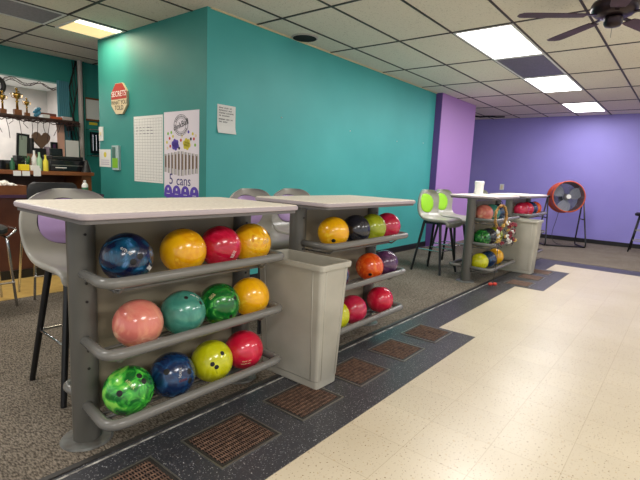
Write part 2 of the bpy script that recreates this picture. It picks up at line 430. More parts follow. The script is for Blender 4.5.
# ------------------------------------------------------------------ ball racks with table tops
def rack(cx, cy, label, w=1.08, dx=0, d=.66, rr=.495, lp=0):
    t = empty('ball_rack_table', label, 'ball rack', (cx, cy, 0), 0, 'ball rack tables along the carpet edge')
    # table top and edge
    bm = bmesh.new()
    loft(bm, [[(x+dx,y,z) for x,y in rrect(w-2*i, d-2*i, .032)] for z,i in ((1.056,.004),(1.066,.004),(1.069,.007))])
    obj('tabletop', bm, M['laminate'], t)
    bm = bmesh.new()
    loft(bm, [[(x+dx,y,z) for x,y in rrect(w-2*i, d-2*i, .035)] for z,i in ((1.041,.004),(1.044,.0),(1.055,-.002),(1.063,.0),(1.065,.003))])
    obj('edge_band', bm, M['edge'], t, smooth=True, autosmooth=40)
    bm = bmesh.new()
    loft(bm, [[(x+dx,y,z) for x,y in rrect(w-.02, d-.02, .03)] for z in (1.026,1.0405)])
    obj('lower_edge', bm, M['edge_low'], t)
    obj('underframe', B(-.49, .49, -.05, .05, 1.0, 1.0255), M['frame_grey'], t)
    for s in (-1, 1):
        bm = bmesh.new()
        lathe(bm, [(.057,.006),(.057,1.0255)], 36, (s*.455+(lp if s < 0 else 0),0,0))
        p = obj('post', bm, M['post_grey'], t, smooth=True, autosmooth=40)
        for z in (.14,.20,.36,.44,.50,.66,.74,.79,.95):
            obj('bolt', LA([(0,0),(.006,0),(.006,.006),(0,.007)], 10), M['hole'], p, loc=(s*.455-.008+(lp if s < 0 else 0), -.054, z), rot=(PI/2,0,0))
        obj('base_plate', LA([(0,.001),(.106,.001),(.110,.008),(.104,.016),(0,.018)], 40, (s*.455+(lp if s < 0 else 0),0,0)), M['base_plate'], t, smooth=True, autosmooth=40)
    obj('back_panel', B(-.414, .414, .0, .02, .13, 1.03), M['panel'], t)
    for z in (.785,.49,.19):
        pth = rounded_path([(-.455,-.045,z-.004),(-.485,-.297,z-.002),(rr,-.297,z),(rr,-.075,z+.002),(.455,-.028,z+.004)], [.08,.055,.025])
        sh = obj('shelf_rail', T(pth, .0225, 18), M['frame_grey'], t, smooth=True)
        bm = bmesh.new()
        for y in (-.07,-.115,-.21): tube(bm, [(-.41,y,z-.056),(.41,y,z-.056)], .008, 8)
        for x in (-.40,.40): tube(bm, [(x,-.012,z-.057),(x,-.24,z-.057),(x,-.285,z-.02)], .006, 8)
        obj('shelf_rods', bm, M['frame_grey'], sh, smooth=True)
    pth = rounded_path([(-.44,.072,.19),(-.45,.225,.19),(.45,.225,.19),(.44,.072,.19)], .07)
    obj('footrest', T(pth, .02, 14), M['frame_grey'], t, smooth=True)
    return t
R1, R2, R3, R4 = (1.305,2.0), (2.75,2.035), (5.93,2.05), (7.41,2.05)
rack(*R1, 'nearest grey ball rack table, holding twelve balls beside the slim bin', 1.16, -.005, .69, rr=.508, lp=.014)
rack(*R2, 'second grey ball rack table, half hidden behind the slim bin', 1.16, .02, rr=.549)
rack(*R3, 'far grey ball rack table with a white canister on top and a flower garland', 1.02, 0, .56)
rack(*R4, 'farthest grey ball rack table, behind the far grey bin', 1.12, 0, .56)

# ------------------------------------------------------------------ bowling balls
BR = .108
def ball_mesh():
    bm = bmesh.new(); bmesh.ops.create_uvsphere(bm, u_segments=48, v_segments=32, radius=BR)
    me = bpy.data.meshes.new('bowling_ball'); bm.to_mesh(me); bm.free()
    for p in me.polygons: p.use_smooth = True
    me.materials.append(None); return me
BALL = ball_mesh()
def hole_bm(d, r=.012):
    d = Vector(d).normalized(); bm = bmesh.new()
    q = d.to_track_quat('Z', 'Y'); 
    rings = []
    for rr, hh in ((r*1.12, BR+.0002), (r, BR+.0009), (r*.5, BR+.0012), (.0005, BR+.0013)):
        hz = math.sqrt(max(hh*hh-rr*rr, 0)); rings.append([q @ Vector((rr*math.cos(2*PI*k/16), rr*math.sin(2*PI*k/16), hz)) for k in range(16)])
    loft(bm, rings); return bm
def squiggle(d, ang, n=7, w=.05, h=.014, r=.0011):
    """engraved marks lying on the ball surface"""
    d = Vector(d).normalized(); q = d.to_track_quat('Z', 'Y'); bm = bmesh.new(); rnd = random.Random(n*31+int(ang*10))
    ca, sa = math.cos(ang), math.sin(ang)
    for i in range(n):
        x0 = (i/n-.5)*w; pts = []
        for k in range(5):
            x = x0+rnd.uniform(-.1,.9)*w/n; y = (k/4-.5)*h*(1 if i % 2 else -1)
            v = q @ Vector((x*ca-y*sa, x*sa+y*ca, BR)); pts.append(v.normalized()*(BR+.0005))
        tube(bm, pts, r, 5)
    return bm
def ball(x, y, z, m, label, group, holes=(), logos=(), hr=.012):
    o = bpy.data.objects.new('bowling_ball', BALL); C.objects.link(o); o.location = (x, y, z)
    o.material_slots[0].link = 'OBJECT'; o.material_slots[0].material = m
    tag(o, label, 'bowling ball', group)
    for h in holes: obj('finger_hole', hole_bm(h, hr), M['hole'], o)
    for d, a, w, hh, mm in logos: obj('engraved_mark', squiggle(d, a, 7, w, hh), mm, o, smooth=True)
    return o
bmx = {
 'blue': ball_mat('ball_blue_teal_swirl', (6,16,52), (12,74,104), (70,120,170), 4, 2.5, 1, .44, .62),
 'yellow': ball_mat('ball_golden_yellow', (236,176,10), (222,150,6), (246,196,40), 4, 2, 2),
 'crimson': ball_mat('ball_crimson', (178,10,44), (206,28,66), (226,90,120), 4, 2.5, 3, .45, .62),
 'yellow_b': ball_mat('ball_amber_yellow', (228,160,8), (240,188,30), (204,132,8), 5, 2, 4),
 'pink': ball_mat('ball_salmon_pink', (208,112,100), (226,150,124), (240,190,156), 3, 2.4, 5, .42, .6),
 'teal': ball_mat('ball_dull_teal', (58,128,112), (72,146,128), (88,160,140), 6, 1, 6),
 'green_d': ball_mat('ball_deep_green', (6,92,34), (26,126,44), (96,196,80), 4, 3, 7, .46, .6),
 'yellow_c': ball_mat('ball_bright_yellow', (246,184,10), (234,166,8), (250,206,50), 4, 2, 8),
 'green': ball_mat('ball_lime_green_marbled', (14,100,36), (70,186,60), (150,226,90), 7, 1.5, 9, .42, .55),
 'navy': ball_mat('ball_navy_blue', (14,36,74), (24,66,110), (50,96,140), 6, 2, 10, .42, .6),
 'olive': ball_mat('ball_acid_yellow', (196,196,10), (214,214,40), (150,156,10), 5, 1.6, 11, .42, .6),
 'red': ball_mat('ball_ruby_red', (204,20,54), (216,34,66), (226,64,90), 5, 1, 12),
 'black': ball_mat('ball_black', (26,26,34), (42,42,52), None, 5, 1, 13),
 'chart': ball_mat('ball_chartreuse', (146,158,24), (176,186,40), (200,206,80), 5, 1, 14),
 'raspberry': ball_mat('ball_raspberry', (186,26,62), (204,44,80), (226,80,110), 5, 1, 15),
 'orange': ball_mat('ball_orange_marbled', (222,70,16), (238,104,30), (246,150,50), 5, 2, 16, .42, .6),
 'purple': ball_mat('ball_dark_purple', (70,40,74), (96,60,98), (120,80,116), 4, 2, 17),
}
Zs = (.853, .550, .252)
g1, g2, g3, g4 = 'bowling balls on the nearest rack', 'bowling balls on the second rack', 'bowling balls on the far rack', 'bowling balls on the farthest rack'
yb = 1.84
LG = M['logo']; LGD = mat('engraved_dark_red', (120,40,50), .5); LGG = mat('engraved_pale_gold', (220,200,150), .5)
ball(.982, yb, Zs[0], bmx['blue'], 'blue and teal swirled ball on the top shelf of the nearest rack', g1, [(.01,-.98,.2),(-.26,-.97,.01)], [((-.43,-.8,.42),-.6,.055,.012,LG),((.51,-.78,-.36),-.5,.045,.018,LG)])
ball(1.262, yb, Zs[0], bmx['yellow'], 'golden yellow ball beside the blue ball, top shelf of nearest rack', g1)
ball(1.482, yb, Zs[0], bmx['crimson'], 'crimson ball between two yellow balls on the nearest rack top shelf', g1, (), [((-.01,-.97,-.23),1.2,.04,.02,LG)])
ball(1.696, yb, Zs[0], bmx['yellow_b'], 'amber yellow ball at the bin end of the nearest rack top shelf', g1, [(.55,-.65,.5)], [((.1,-.95,.2),.3,.05,.02,LGG)])
ball(1.030, yb, Zs[1], bmx['pink'], 'salmon pink ball on the middle shelf of the nearest rack', g1)
ball(1.262, yb, Zs[1], bmx['teal'], 'dull teal ball beside the pink ball on the middle shelf', g1, [(-.2,-.51,.83),(.39,-.75,.54)], [((.26,-.52,.82),-1.0,.05,.008,LG)], .009)
ball(1.482, yb, Zs[1], bmx['green_d'], 'deep green ball next to the teal ball on the middle shelf', g1, [(.24,-.87,.43),(-.05,-.92,-.39)], [((-.7,-.35,.56),1.0,.035,.018,LGG)], .009)
ball(1.696, yb, Zs[1], bmx['yellow_c'], 'bright yellow ball at the bin end of the middle shelf', g1)
ball(.980, yb, Zs[2], bmx['green'], 'marbled lime green ball on the bottom shelf of the nearest rack', g1, [(-.71,-.62,.33),(.24,-.78,.58),(.14,-.61,.78)], [((-.31,-.73,.61),-.9,.05,.014,LGG)])
ball(1.202, yb, Zs[2], bmx['navy'], 'navy blue ball between green and acid yellow balls, bottom shelf', g1, [(-.65,-.56,.52),(.27,-.89,.35),(.25,-.97,-.05)], [((-.18,-.88,.43),1.3,.05,.012,LG),((-.1,-.98,.1),0,.04,.01,LGD)], .013)
ball(1.438, yb, Zs[2], bmx['olive'], 'acid yellow ball on the bottom shelf beside the navy one', g1, [(-.58,-.78,.23),(-.43,-.9,.08),(-.02,-.79,.61)], (), .0105)
ball(1.658, yb, Zs[2], bmx['red'], 'ruby red ball at the bin end of the bottom shelf', g1, (), [((-.52,-.83,-.25),.1,.05,.006,LGG),((-.53,-.75,-.41),.1,.05,.006,LGG)])
y2 = 1.865
ball(2.47, y2, Zs[0], bmx['yellow_c'], 'yellow ball with one finger hole on the second rack top shelf', g2, [(-.71,-.58,-.41)], (), .013)
ball(2.738, y2, Zs[0], bmx['black'], 'black ball beside the yellow ball on the second rack', g2)
ball(2.958, y2, Zs[0], bmx['chart'], 'chartreuse ball on the top shelf of the second rack', g2)
ball(3.178, y2, Zs[0], bmx['raspberry'], 'raspberry red ball at the far end of the second rack top shelf', g2)
ball(2.50, y2, Zs[1], bmx['navy'], 'dark blue ball mostly hidden by the bin, second rack middle shelf', g2)
ball(2.956, y2, Zs[1], bmx['orange'], 'orange marbled ball on the middle shelf of the second rack', g2, [(-.74,-.55,-.38)])
ball(3.176, y2-.005, Zs[1], bmx['purple'], 'dark purple ball beside the orange ball on the second rack', g2)
ball(2.532, y2, Zs[2], bmx['olive'], 'acid yellow ball half hidden behind the bin, second rack bottom shelf', g2)
ball(2.755, y2-.0, Zs[2]-.002, bmx['raspberry'], 'raspberry ball nearest the bin on the second rack bottom shelf', g2)
ball(3.145, y2, Zs[2], bmx['red'], 'ruby red ball at the far end of the second rack bottom shelf', g2)
y3 = 1.94
for dx, m, r, lb in ((-.325,'pink',0,'salmon pink ball on the top shelf of the far garland-hung rack'),
                     (-.06,'teal',0,'dark teal ball next to the pink one on the far rack'),
                     (.20,'navy',0,'dark ball behind the garland on the far rack top shelf'),
                     (-.325,'green_d',1,'deep green ball on the middle shelf of the far rack'),
                     (-.09,'black',1,'black ball between green and olive balls on the far rack'),
                     (.14,'chart',1,'olive yellow ball on the far rack middle shelf'),
                     (-.325,'olive',2,'acid yellow ball on the bottom shelf of the far rack'),
                     (-.03,'navy',2,'navy ball on the bottom shelf of the far rack'),
                     (.26,'yellow_b',2,'amber yellow ball on the bottom shelf of the far rack')):
    ball(R3[0]+dx, y3, Zs[r], bmx[m], lb, g3, [(-.75,-.62,.2)] if m == 'green_d' else ())
for dx, m, lb in ((-.30,'raspberry','raspberry ball at the left of the farthest rack'), (-.06,'red','ruby red ball second along the farthest rack'),
                  (.17,'navy','navy ball third along the farthest rack'), (.40,'orange','orange ball at the right end of the farthest rack')):
    ball(R4[0]+dx-.05, y3-.035, Zs[0], bmx[m], lb, g4)

# ------------------------------------------------------------------ slim bins
def slim_bin(cx, cy, label, h=.745):
    t = empty('slim_bin', label, 'bin', (cx, cy, .0023), 0, 'slim beige grey bins beside the racks')
    def sec(w, d, z, r=.025): return [(x,y,z) for x,y in rrect(w, d, r, 5)]
    bm = bmesh.new()
    loft(bm, [sec(.17,.43,.0,.02),sec(.185,.445,.008,.02),sec(.188,.45,.05),sec(.195,.455,.055),sec(.262,.505,h-.03),sec(.262,.505,h-.01),
              sec(.250,.492,h-.01),sec(.245,.488,h-.05),sec(.185,.44,.03)], True, True)
    obj('body', bm, M['bin'], t, smooth=True, autosmooth=30)
    bm = bmesh.new()
    loft(bm, [sec(.258,.50,h-.03),sec(.286,.53,h-.03),sec(.29,.534,h-.006),sec(.284,.528,h),sec(.256,.50,h),sec(.25,.492,h-.02),sec(.258,.50,h-.03)], False, False)
    obj('rim', bm, M['bin'], t, smooth=True, autosmooth=40)
    # moulded ribs down the long sides and the narrow end
    for s in (-1, 1):
        for y in (-.19, .19):
            obj('rib', T([(s*.0965, y*.93, .06), (s*.1305, y, h-.035)], .0035, 6), M['bin'], t, smooth=True)
    for x in (-.07, .07):
        obj('rib', T([(x*.9, -.2275, .06), (x*1.25, -.2525, h-.035)], .003, 6), M['bin'], t, smooth=True)
    return t
slim_bin(2.038, 1.758, 'beige grey slim bin standing between the two nearest racks')
slim_bin(6.70, 1.80, 'scratched grey slim bin between the two far racks')

# ------------------------------------------------------------------ moulded bar stools
def stool(x, y, rz, pad, label):
    t = empty('bar_stool', label, 'bar stool', (x, y, .006), rz, 'moulded grey bar stools at the ball rack tables')
    # profile: seat front lip -> seat -> curve -> back top.  stool faces -Y
    prof = [(-.262,.610,.195),(-.280,.655,.205),(-.262,.696,.211),(-.18,.708,.214),(-.06,.704,.217),(.05,.708,.221),(.12,.733,.227),(.165,.775,.235),(.190,.83,.244),(.205,.90,.250),(.218,.97,.244),(.228,1.03,.212),(.235,1.070,.160),(.240,1.094,.085)]
    nu = 14
    def pt(i, u, off=0):
        yy, zz, hw = prof[i]
        k = max(0, (i-5))/8.0
        lift = (.022*(abs(u)**3))*(1-min(1,k))     # seat sides raised
        wrap = -.10*(u*u)*min(1, k*1.4)           # back wings come forward
        a = prof[max(i-1,0)]; b = prof[min(i+1,len(prof)-1)]
        ty, tz = b[0]-a[0], b[1]-a[1]; l = math.hypot(ty, tz); ny, nz = tz/l, -ty/l
        return (u*hw, yy+wrap+ny*off, zz+lift+nz*off)
    bm = bmesh.new(); g = []
    for off in (0, .038):
        g.append([[bm.verts.new(pt(i, -1+2*j/nu, off)) for j in range(nu+1)] for i in range(len(prof))])
    n = len(prof)
    for s in range(2):
        for i in range(n-1):
            for j in range(nu):
                bm.faces.new((g[s][i][j], g[s][i][j+1], g[s][i+1][j+1], g[s][i+1][j]))
    for i in range(n-1):
        for j in (0, nu):
            bm.faces.new((g[0][i][j], g[1][i][j], g[1][i+1][j], g[0][i+1][j]))
    for i in (0, n-1):
        for j in range(nu):
            bm.faces.new((g[0][i][j], g[1][i][j], g[1][i][j+1], g[0][i][j+1]))
    sh = obj('seat_shell', bm, M['shell'], t, smooth=True)
    md = sh.modifiers.new('s', 'SUBSURF'); md.levels = 1; md.render_levels = 2
    # oval pad on the front of the back
    def backpt(u, z, off):
        for i in range(len(prof)-1):
            if prof[i][1] <= z <= prof[i+1][1] and i >= 6:
                f = (z-prof[i][1])/(prof[i+1][1]-prof[i][1]); yy = prof[i][0]*(1-f)+prof[i+1][0]*f; k = (i-5+f)/8.0; break
        else: yy, k = .2, .5
        xx = u*.25
        return (xx, yy-.10*u*u*min(1,k*1.4)-off, z)
    bm = bmesh.new(); rings = []
    for rr, off in ((1.0,-.002),(1.0,.006),(.93,.013),(.6,.017),(.2,.018),(.01,.018)):
        ring = []
        for k in range(36):
            a = 2*PI*k/36; ca, sa = math.cos(a), math.sin(a)
            px = .150*rr*(abs(ca)**.85)*(1 if ca >= 0 else -1); pz = .908+.125*rr*(abs(sa)**.85)*(1 if sa >= 0 else -1)
            ring.append(backpt(px/.25, pz, off))
        rings.append(ring)
    loft(bm, rings, False, True)
    pd = obj('back_pad', bm, M[pad], t, smooth=True)
    ring = [backpt(.152*math.cos(2*PI*k/36)/.25, .908+.127*math.sin(2*PI*k/36), .002) for k in range(36)]
    obj('piping', T(ring, .0035, 6, True), M['black_soft'], pd)
    obj('seat_plate', B(-.13,.13,-.13,.13,.645,.685), M['black'], t)
    for sx in (-1, 1):
        for sy in (-1, 1):
            obj('leg', T([(sx*.12, sy*.12, .675), (sx*.20, sy*.22, .0)], [.019,.015], 10), M['black'], t, smooth=True, autosmooth=50)
    for z, m in ((.30,'chrome'),):
        f = (.675-z)/.675; a, b = .12+.08*f, .12+.10*f
        ringp = rounded_path([(0,-b,z),(a,-b,z),(a,b,z),(-a,b,z),(-a,-b,z),(0,-b,z)], .02, 3)[:-1]
        obj('foot_ring', T(ringp, .008, 8, True), M[m], t, smooth=True)
    return t
stool(1.11, 2.57, -.02, 'lav', 'grey shell stool with lavender pad at the left end of the nearest table')
stool(2.57, 2.66, -.05, 'lav', 'grey shell stool with lavender pad behind the bin end of the nearest table')
s = stool(3.09, 2.70, -.2, 'lav', 'turned grey stool with silver tape scrap behind the second table')
bm = bmesh.new()
rnd = random.Random(3)
vs = {}
for i in range(7):
    for j in range(7):
        vs[i,j] = bm.verts.new((-.17+.34*i/6, -.265+.16*j/6, .735+rnd.uniform(-.006,.02)))
for i in range(6):
    for j in range(6): bm.faces.new((vs[i,j],vs[i+1,j],vs[i+1,j+1],vs[i,j+1]))
o = obj('seat_patch', bm, mat('silver_foil', (205,205,205), .22, metal=.9), s); o['label'] = 'crumpled silver tape patch'
stool(5.74, 2.60, -.12, 'lime', 'leftmost grey stool with lime pad, beside the far rack')
stool(6.42, 2.69, -.12, 'lime', 'second grey stool with lime pad, just behind the far rack end')
stool(7.90, 2.68, -.2, 'lime', 'grey stool with lime pad seen under the far table top')

# ------------------------------------------------------------------ canister and garland on the far rack
cn = tag(obj('canister', LA([(0,0),(.052,0),(.054,.01),(.054,.125),(.058,.13),(.058,.165),(.05,.172),(0,.173)], 28), M['paper'], loc=(5.80,2.10,1.0695), smooth=True, autosmooth=40),
    'white paper canister standing on the far table', 'canister')
gx, gy = 5.40, 1.672
gar = empty('garland', 'tan wicker garland with red and white flowers hung on the far rack', 'garland', (gx, gy, 1.045), -.7)
bm = bmesh.new(); rnd = random.Random(5)
for q in range(7):
    pts = []
    for k in range(28):
        a = 2*PI*k/28
        pts.append((.068*math.cos(a)+rnd.uniform(-.01,.01), rnd.uniform(-.02,.02), -.20+.135*math.sin(a)+rnd.uniform(-.012,.012)))
    tube(bm, pts, .007, 6, True)
obj('wicker_ring', bm, mat('tan_wicker', (196,150,84), .6, noise=((140,96,44), 40, .35, .65)), gar)
fm = {'white_flower': (M['paper'], .026, 7), 'red_flower': (mat('dark_red_petal', (124,30,48), .6), .026, 13), 'gold_flower': (mat('straw_petal', (206,170,90), .6), .022, 9)}
for nm, (m_, r_, cnt) in fm.items():
    for i in range(cnt):
        bx_ = .02+rnd.uniform(-.07,.17); bz = -.40+rnd.uniform(-.11,.14)
        bm = bmesh.new()
        for k in range(6):
            a = 2*PI*k/6; mm = Matrix.Translation((bx_+r_*.55*math.cos(a), -.02+rnd.uniform(-.03,.01), bz+r_*.55*math.sin(a))) @ Matrix.Diagonal((1,.6,1,1))
            bmesh.ops.create_icosphere(bm, subdivisions=1, radius=r_*.5, matrix=mm)
        obj(nm, bm, m_, gar, smooth=True)
bm = bmesh.new()
for i in range(60):
    a = rnd.uniform(0, 2*PI); bx_ = .05+rnd.uniform(-.09,.15); bz = -.40+rnd.uniform(-.13,.14); l = rnd.uniform(.02,.05)
    tube(bm, [(bx_,rnd.uniform(-.01,.02),bz),(bx_+l*math.cos(a),-.02,bz+l*math.sin(a))], .004, 5)
obj('sprigs', bm, mat('dark_leaf', (60,44,52), .7), gar)
obj('hook', T([(-.085,.06,.012),(-.04,.03,.0),(0,0,-.03),(0,0,-.08)], .003, 6), M['black'], gar)
obj('cord', T([(-.01,-.01,-.42),(-.005,-.012,-.7),(-.03,-.015,-1.02)], .0035, 6), M['black'], gar)
bm = bmesh.new()
for s in (-1,1): bmesh.ops.create_icosphere(bm, subdivisions=2, radius=.03, matrix=Matrix.Translation((-.03+s*.028,-.015,-.99)) @ Matrix.Diagonal((1,.6,.7,1)))
obj('bow', bm, M['red'], gar, smooth=True)

# ------------------------------------------------------------------ drum fan
df = empty('drum_fan', 'big orange drum fan on a black tube stand by the violet wall', 'fan', (10.35,1.97,.006))
ax = Vector((-.83,-.50,.10)).normalized()
q = ax.to_track_quat('Z','Y').to_matrix().to_4x4(); DM = Matrix.Translation((0,0,.99)) @ q
def TX(bm): bmesh.ops.transform(bm, matrix=DM, verts=bm.verts); return bm
R_ = .305
bm = bmesh.new()
loft(bm, [[(r*math.cos(2*PI*k/48), r*math.sin(2*PI*k/48), z) for k in range(48)] for r,z in
     ((R_-.012,.16),(R_,.165),(R_+.012,.155),(R_,.14),(R_,-.14),(R_+.012,-.155),(R_,-.165),(R_-.012,-.16))], False, False)
shell_ = obj('drum', TX(bm), M['orange_paint'], df, smooth=True)
bm = bmesh.new()
loft(bm, [[(r*math.cos(2*PI*k/48), r*math.sin(2*PI*k/48), z) for k in range(48)] for r,z in ((R_-.012,.16),(R_-.013,-.16))], False, False)
obj('drum_lining', TX(bm), M['orange_shaded'], df, smooth=True)
for nm, z in (('front_grille', .150), ('rear_grille', -.150)):
    bm = bmesh.new()
    for i in range(1, 22 if z < 0 else 12):
        rr = R_*i/(22 if z < 0 else 12)
        tube(bm, [(rr*math.cos(2*PI*k/40), rr*math.sin(2*PI*k/40), z) for k in range(40)], .0022 if z > 0 else .0055, 5, True)
    for k in range(8):
        a = 2*PI*k/8; tube(bm, [(0,0,z),((R_-.01)*math.cos(a),(R_-.01)*math.sin(a),z)], .003, 5)
    obj(nm, TX(bm), mat(nm+'_wire', (120,126,140), .4, metal=.5), df)
bm = bmesh.new()
bmd = mat('grey_fan_blade', (150,154,168), .5)
for k in range(3):
    a0 = 2*PI*k/3+.4; rows = []
    for i in range(7):
        r = .05+.25*i/6; wd = .35+.45*math.sin(PI*min(1, i/7+.15))
        rows.append([(r*math.cos(a0+wd*(j/6-.5)*1.6), r*math.sin(a0+wd*(j/6-.5)*1.6), .05*(j/6-.5)*(1.2-.5*i/6)) for j in range(7)])
    bm = bmesh.new(); vv = [[bm.verts.new(p) for p in rw] for rw in rows]
    for i in range(6):
        for j in range(6): bm.faces.new((vv[i][j],vv[i+1][j],vv[i+1][j+1],vv[i][j+1]))
    obj('blade', TX(bm), bmd, df, smooth=True)
bm = LA([(0,.07),(.05,.065),(.06,.04),(.06,-.04),(0,-.05)], 24); obj('hub', TX(bm), M['steel'], df, smooth=True, autosmooth=40)
bm = LA([(0,.156),(.045,.155),(.045,.150),(0,.149)], 24); ob = obj('badge', TX(bm), M['paper'], df)
bm = LA([(0,-.06),(.07,-.06),(.075,-.08),(.075,-.22),(0,-.23)], 24); obj('motor', TX(bm), M['black'], df, smooth=True, autosmooth=40)
side = Vector((0,0,1)).cross(ax).normalized()    # horizontal, across the drum
fwd = Vector((ax.x, ax.y, 0)).normalized()
for s in (-1, 1):
    c = side*(s*(R_+.035)); top = Vector((c.x,c.y,.96))
    f0 = c*1.12+fwd*.28; f1 = c*1.12-fwd*.28
    pth = rounded_path([top+fwd*.02, Vector((f0.x,f0.y,.016)), Vector((f1.x,f1.y,.016)), top-fwd*.02], .09)
    obj('stand_loop', T(pth, .014, 10), M['black'], df, smooth=True)
    m0 = c*1.06+fwd*.115; m1 = c*1.06-fwd*.115
    obj('stand_brace', T([(m0.x,m0.y,.56),(m1.x,m1.y,.56)], .011, 8), M['black'], df, smooth=True)
    p0 = side*(s*(R_+.002)); p1 = side*(s*(R_+.06))
    obj('pivot_knob', T([(p0.x,p0.y,.99),(p1.x,p1.y,.97)], .026, 12), M['black'], df, smooth=True, autosmooth=40)
a_, b_ = side*(-(R_+.035))*1.12, side*(R_+.035)*1.12
obj('cross_tube', T([(a_.x-fwd.x*-.2,a_.y-fwd.y*-.2,.016),(b_.x+fwd.x*.2,b_.y+fwd.y*.2,.016)], .014, 10), M['black'], df, smooth=True)
cp = [DM @ Vector((0,0,-.2)), Vector((.05,.12,.55)), Vector((.0,.2,.2)), Vector((-.05,.1,.02)), Vector((.15,-.05,.012))]
cc = []
for i in range(len(cp)-1):
    for k in range(6): cc.append(cp[i].lerp(cp[i+1], k/6))
cc = [sum((cc[max(0,min(len(cc)-1,i+d))] for d in range(-3,4)), Vector())/7 for i in range(len(cc))]
obj('power_cord', T(cc, .005, 6), M['black'], df, smooth=True)

# plain dark stool cut by the right edge
t = empty('bar_stool', 'black bar stool cut off by the right edge, by the violet wall', 'bar stool', (10.85,.63,.006))
obj('seat', LA([(0,.70),(.17,.70),(.185,.715),(.185,.745),(.16,.765),(0,.77)], 28), M['black_soft'], t, smooth=True, autosmooth=40)
for sx in (-1,1):
    for sy in (-1,1): obj('leg', T([(sx*.10,sy*.10,.70),(sx*.20,sy*.20,0)], .014, 8), M['black'], t, smooth=True)
for z in (.22,.42):
    a = .10+.10*(.70-z)/.70
    obj('foot_ring', T([(-a,-a,z),(a,-a,z),(a,a,z),(-a,a,z)], .008, 6, True), M['steel'], t)

tag(obj('ceiling_cable', T([(10.6,4.15,2.722),(10.7,4.0,2.70),(10.8,3.85,2.722),(10.9,3.7,2.71),(11.0,3.55,2.724)], .018, 6), M['black'], smooth=True), 'short dark cable under the ceiling in the recess behind the column', 'cable')
# outlet on the far wall
t = empty('wall_outlet', 'small white outlet plate on the violet wall', 'outlet', (11.4,3.58,1.12))
obj('plate', B(-.008,-.001,-.05,.05,-.07,.07), M['paper'], t, bevel=.002)
obj('socket', B(-.010,-.008,-.02,.02,-.04,.04), M['cream'], t)

# ------------------------------------------------------------------ things on the teal side wall (x = 2.815, faces -x)
WX = 2.795
RT, UP = (0,-1,0), (0,0,1)      # reading direction runs toward -y
def flat(y0, y1, z0, z1, off, th=.001): return B(WX-off-th, WX-off, y0, y1, z0, z1)
# octagonal sign
sg = empty('wall_sign', 'red and cream octagonal sign high on the teal side wall', 'sign', (0,0,0))
bm = bmesh.new(); cy_, cz_, rw, rh = 5.31, 2.005, .195, .188
octp = [(cy_+rw*math.cos(a), cz_+rh*math.sin(a)) for a in [math.radians(22.5+45*k) for k in range(8)]]
loft(bm, [[(WX-.002,y,z) for y,z in octp],[(WX-.026,y,z) for y,z in octp]])
obj('board', bm, mat('aged_cream', (206,190,156), .6), sg)
up_ = [p for p in octp if p[1] > cz_]
bm = bmesh.new(); hp = [(cy_+rw*.98*math.cos(a), cz_+rh*.98*math.sin(a)) for a in [math.radians(22.5+45*k) for k in range(4)]]
hp = [(cy_+rw*.90, cz_-.004)]+hp+[(cy_-rw*.90, cz_-.004)]
loft(bm, [[(WX-.026,y,z) for y,z in hp],[(WX-.028,y,z) for y,z in hp]])
obj('red_band', bm, mat('sign_red', (164,54,42), .6), sg)
obj('lettering', text_bm('SECRETS', .088, (WX-.0285,cy_,cz_+.052), RT, UP), M['paper'], sg)
obj('lettering', text_bm('WHAT YOU', .066, (WX-.0268,cy_,cz_-.045), RT, UP), M['ink'], sg)
obj('lettering', text_bm('TOLD', .075, (WX-.0268,cy_,cz_-.105), RT, UP), M['ink'], sg)
# score sheet
ca = empty('score_sheet', 'tall white gridded score sheet taped left of the poster', 'paper', (0,0,0))
obj('sheet', flat(4.44,5.03,1.065,1.79,.001), M['paper'], ca)
bm = bmesh.new()
for i in range(22):
    z = 1.085+.032*i; box(bm, WX-.0026, WX-.002, 4.455, 5.015, z, z+.0025)
for i in range(11):
    y = 4.46+.0555*i; box(bm, WX-.0026, WX-.002, y, y+.0022, 1.085, 1.76)
obj('grid_lines', bm, mat('grey_ink', (150,148,150), .7), ca)
bm = bmesh.new(); rnd = random.Random(9)
for r_ in range(3):
    for i in range(5): box(bm, WX-.0032, WX-.0026, 4.98-.075*i-.04*rnd.random()-.02, 4.98-.075*i, 1.66-.033*r_, 1.668-.033*r_)
obj('handwriting', bm, mat('pencil', (120,118,126), .7), ca)
# poster
po = empty('poster', 'white cans poster with purple circles along the bottom', 'poster', (0,0,0))
PY0, PY1, PZ0, PZ1 = 3.81, 4.42, .93, 1.81
pc = (PY0+PY1)/2
obj('sheet', flat(PY0, PY1, PZ0, PZ1, .001), mat('poster_white', (230,222,230), .55), po)
def disc(bm, y, z, r, x, seg=24, th=.0006, sy=1):
    loft(bm, [[(x,y+sy*r*math.cos(2*PI*k/seg),z+r*math.sin(2*PI*k/seg)) for k in range(seg)],[(x-th,y+sy*r*math.cos(2*PI*k/seg),z+r*math.sin(2*PI*k/seg)) for k in range(seg)]])
bm = bmesh.new(); tube(bm, [(WX-.003, pc+.12*math.cos(2*PI*k/40), 1.67+.105*math.sin(2*PI*k/40)) for k in range(40)], .0022, 5, True)
tube(bm, [(WX-.003, pc+.085*math.cos(2*PI*k/40), 1.67+.07*math.sin(2*PI*k/40)) for k in range(40)], .0016, 5, True)
for k in range(26):
    a = 2*PI*k/26
    if abs(math.cos(a)) < .93:
        box(bm, WX-.0035, WX-.002, pc+.102*math.cos(a)-.006, pc+.102*math.cos(a)+.004, 1.67+.087*math.sin(a)-.008, 1.67+.087*math.sin(a)+.008)
obj('stamp_ring', bm, M['ink'], po)
obj('lettering', text_bm('dinkBall', .085, (WX-.0032,pc,1.672), (0,-1,.28), (0,.28,1)), M['ink'], po)
rnd = random.Random(11)
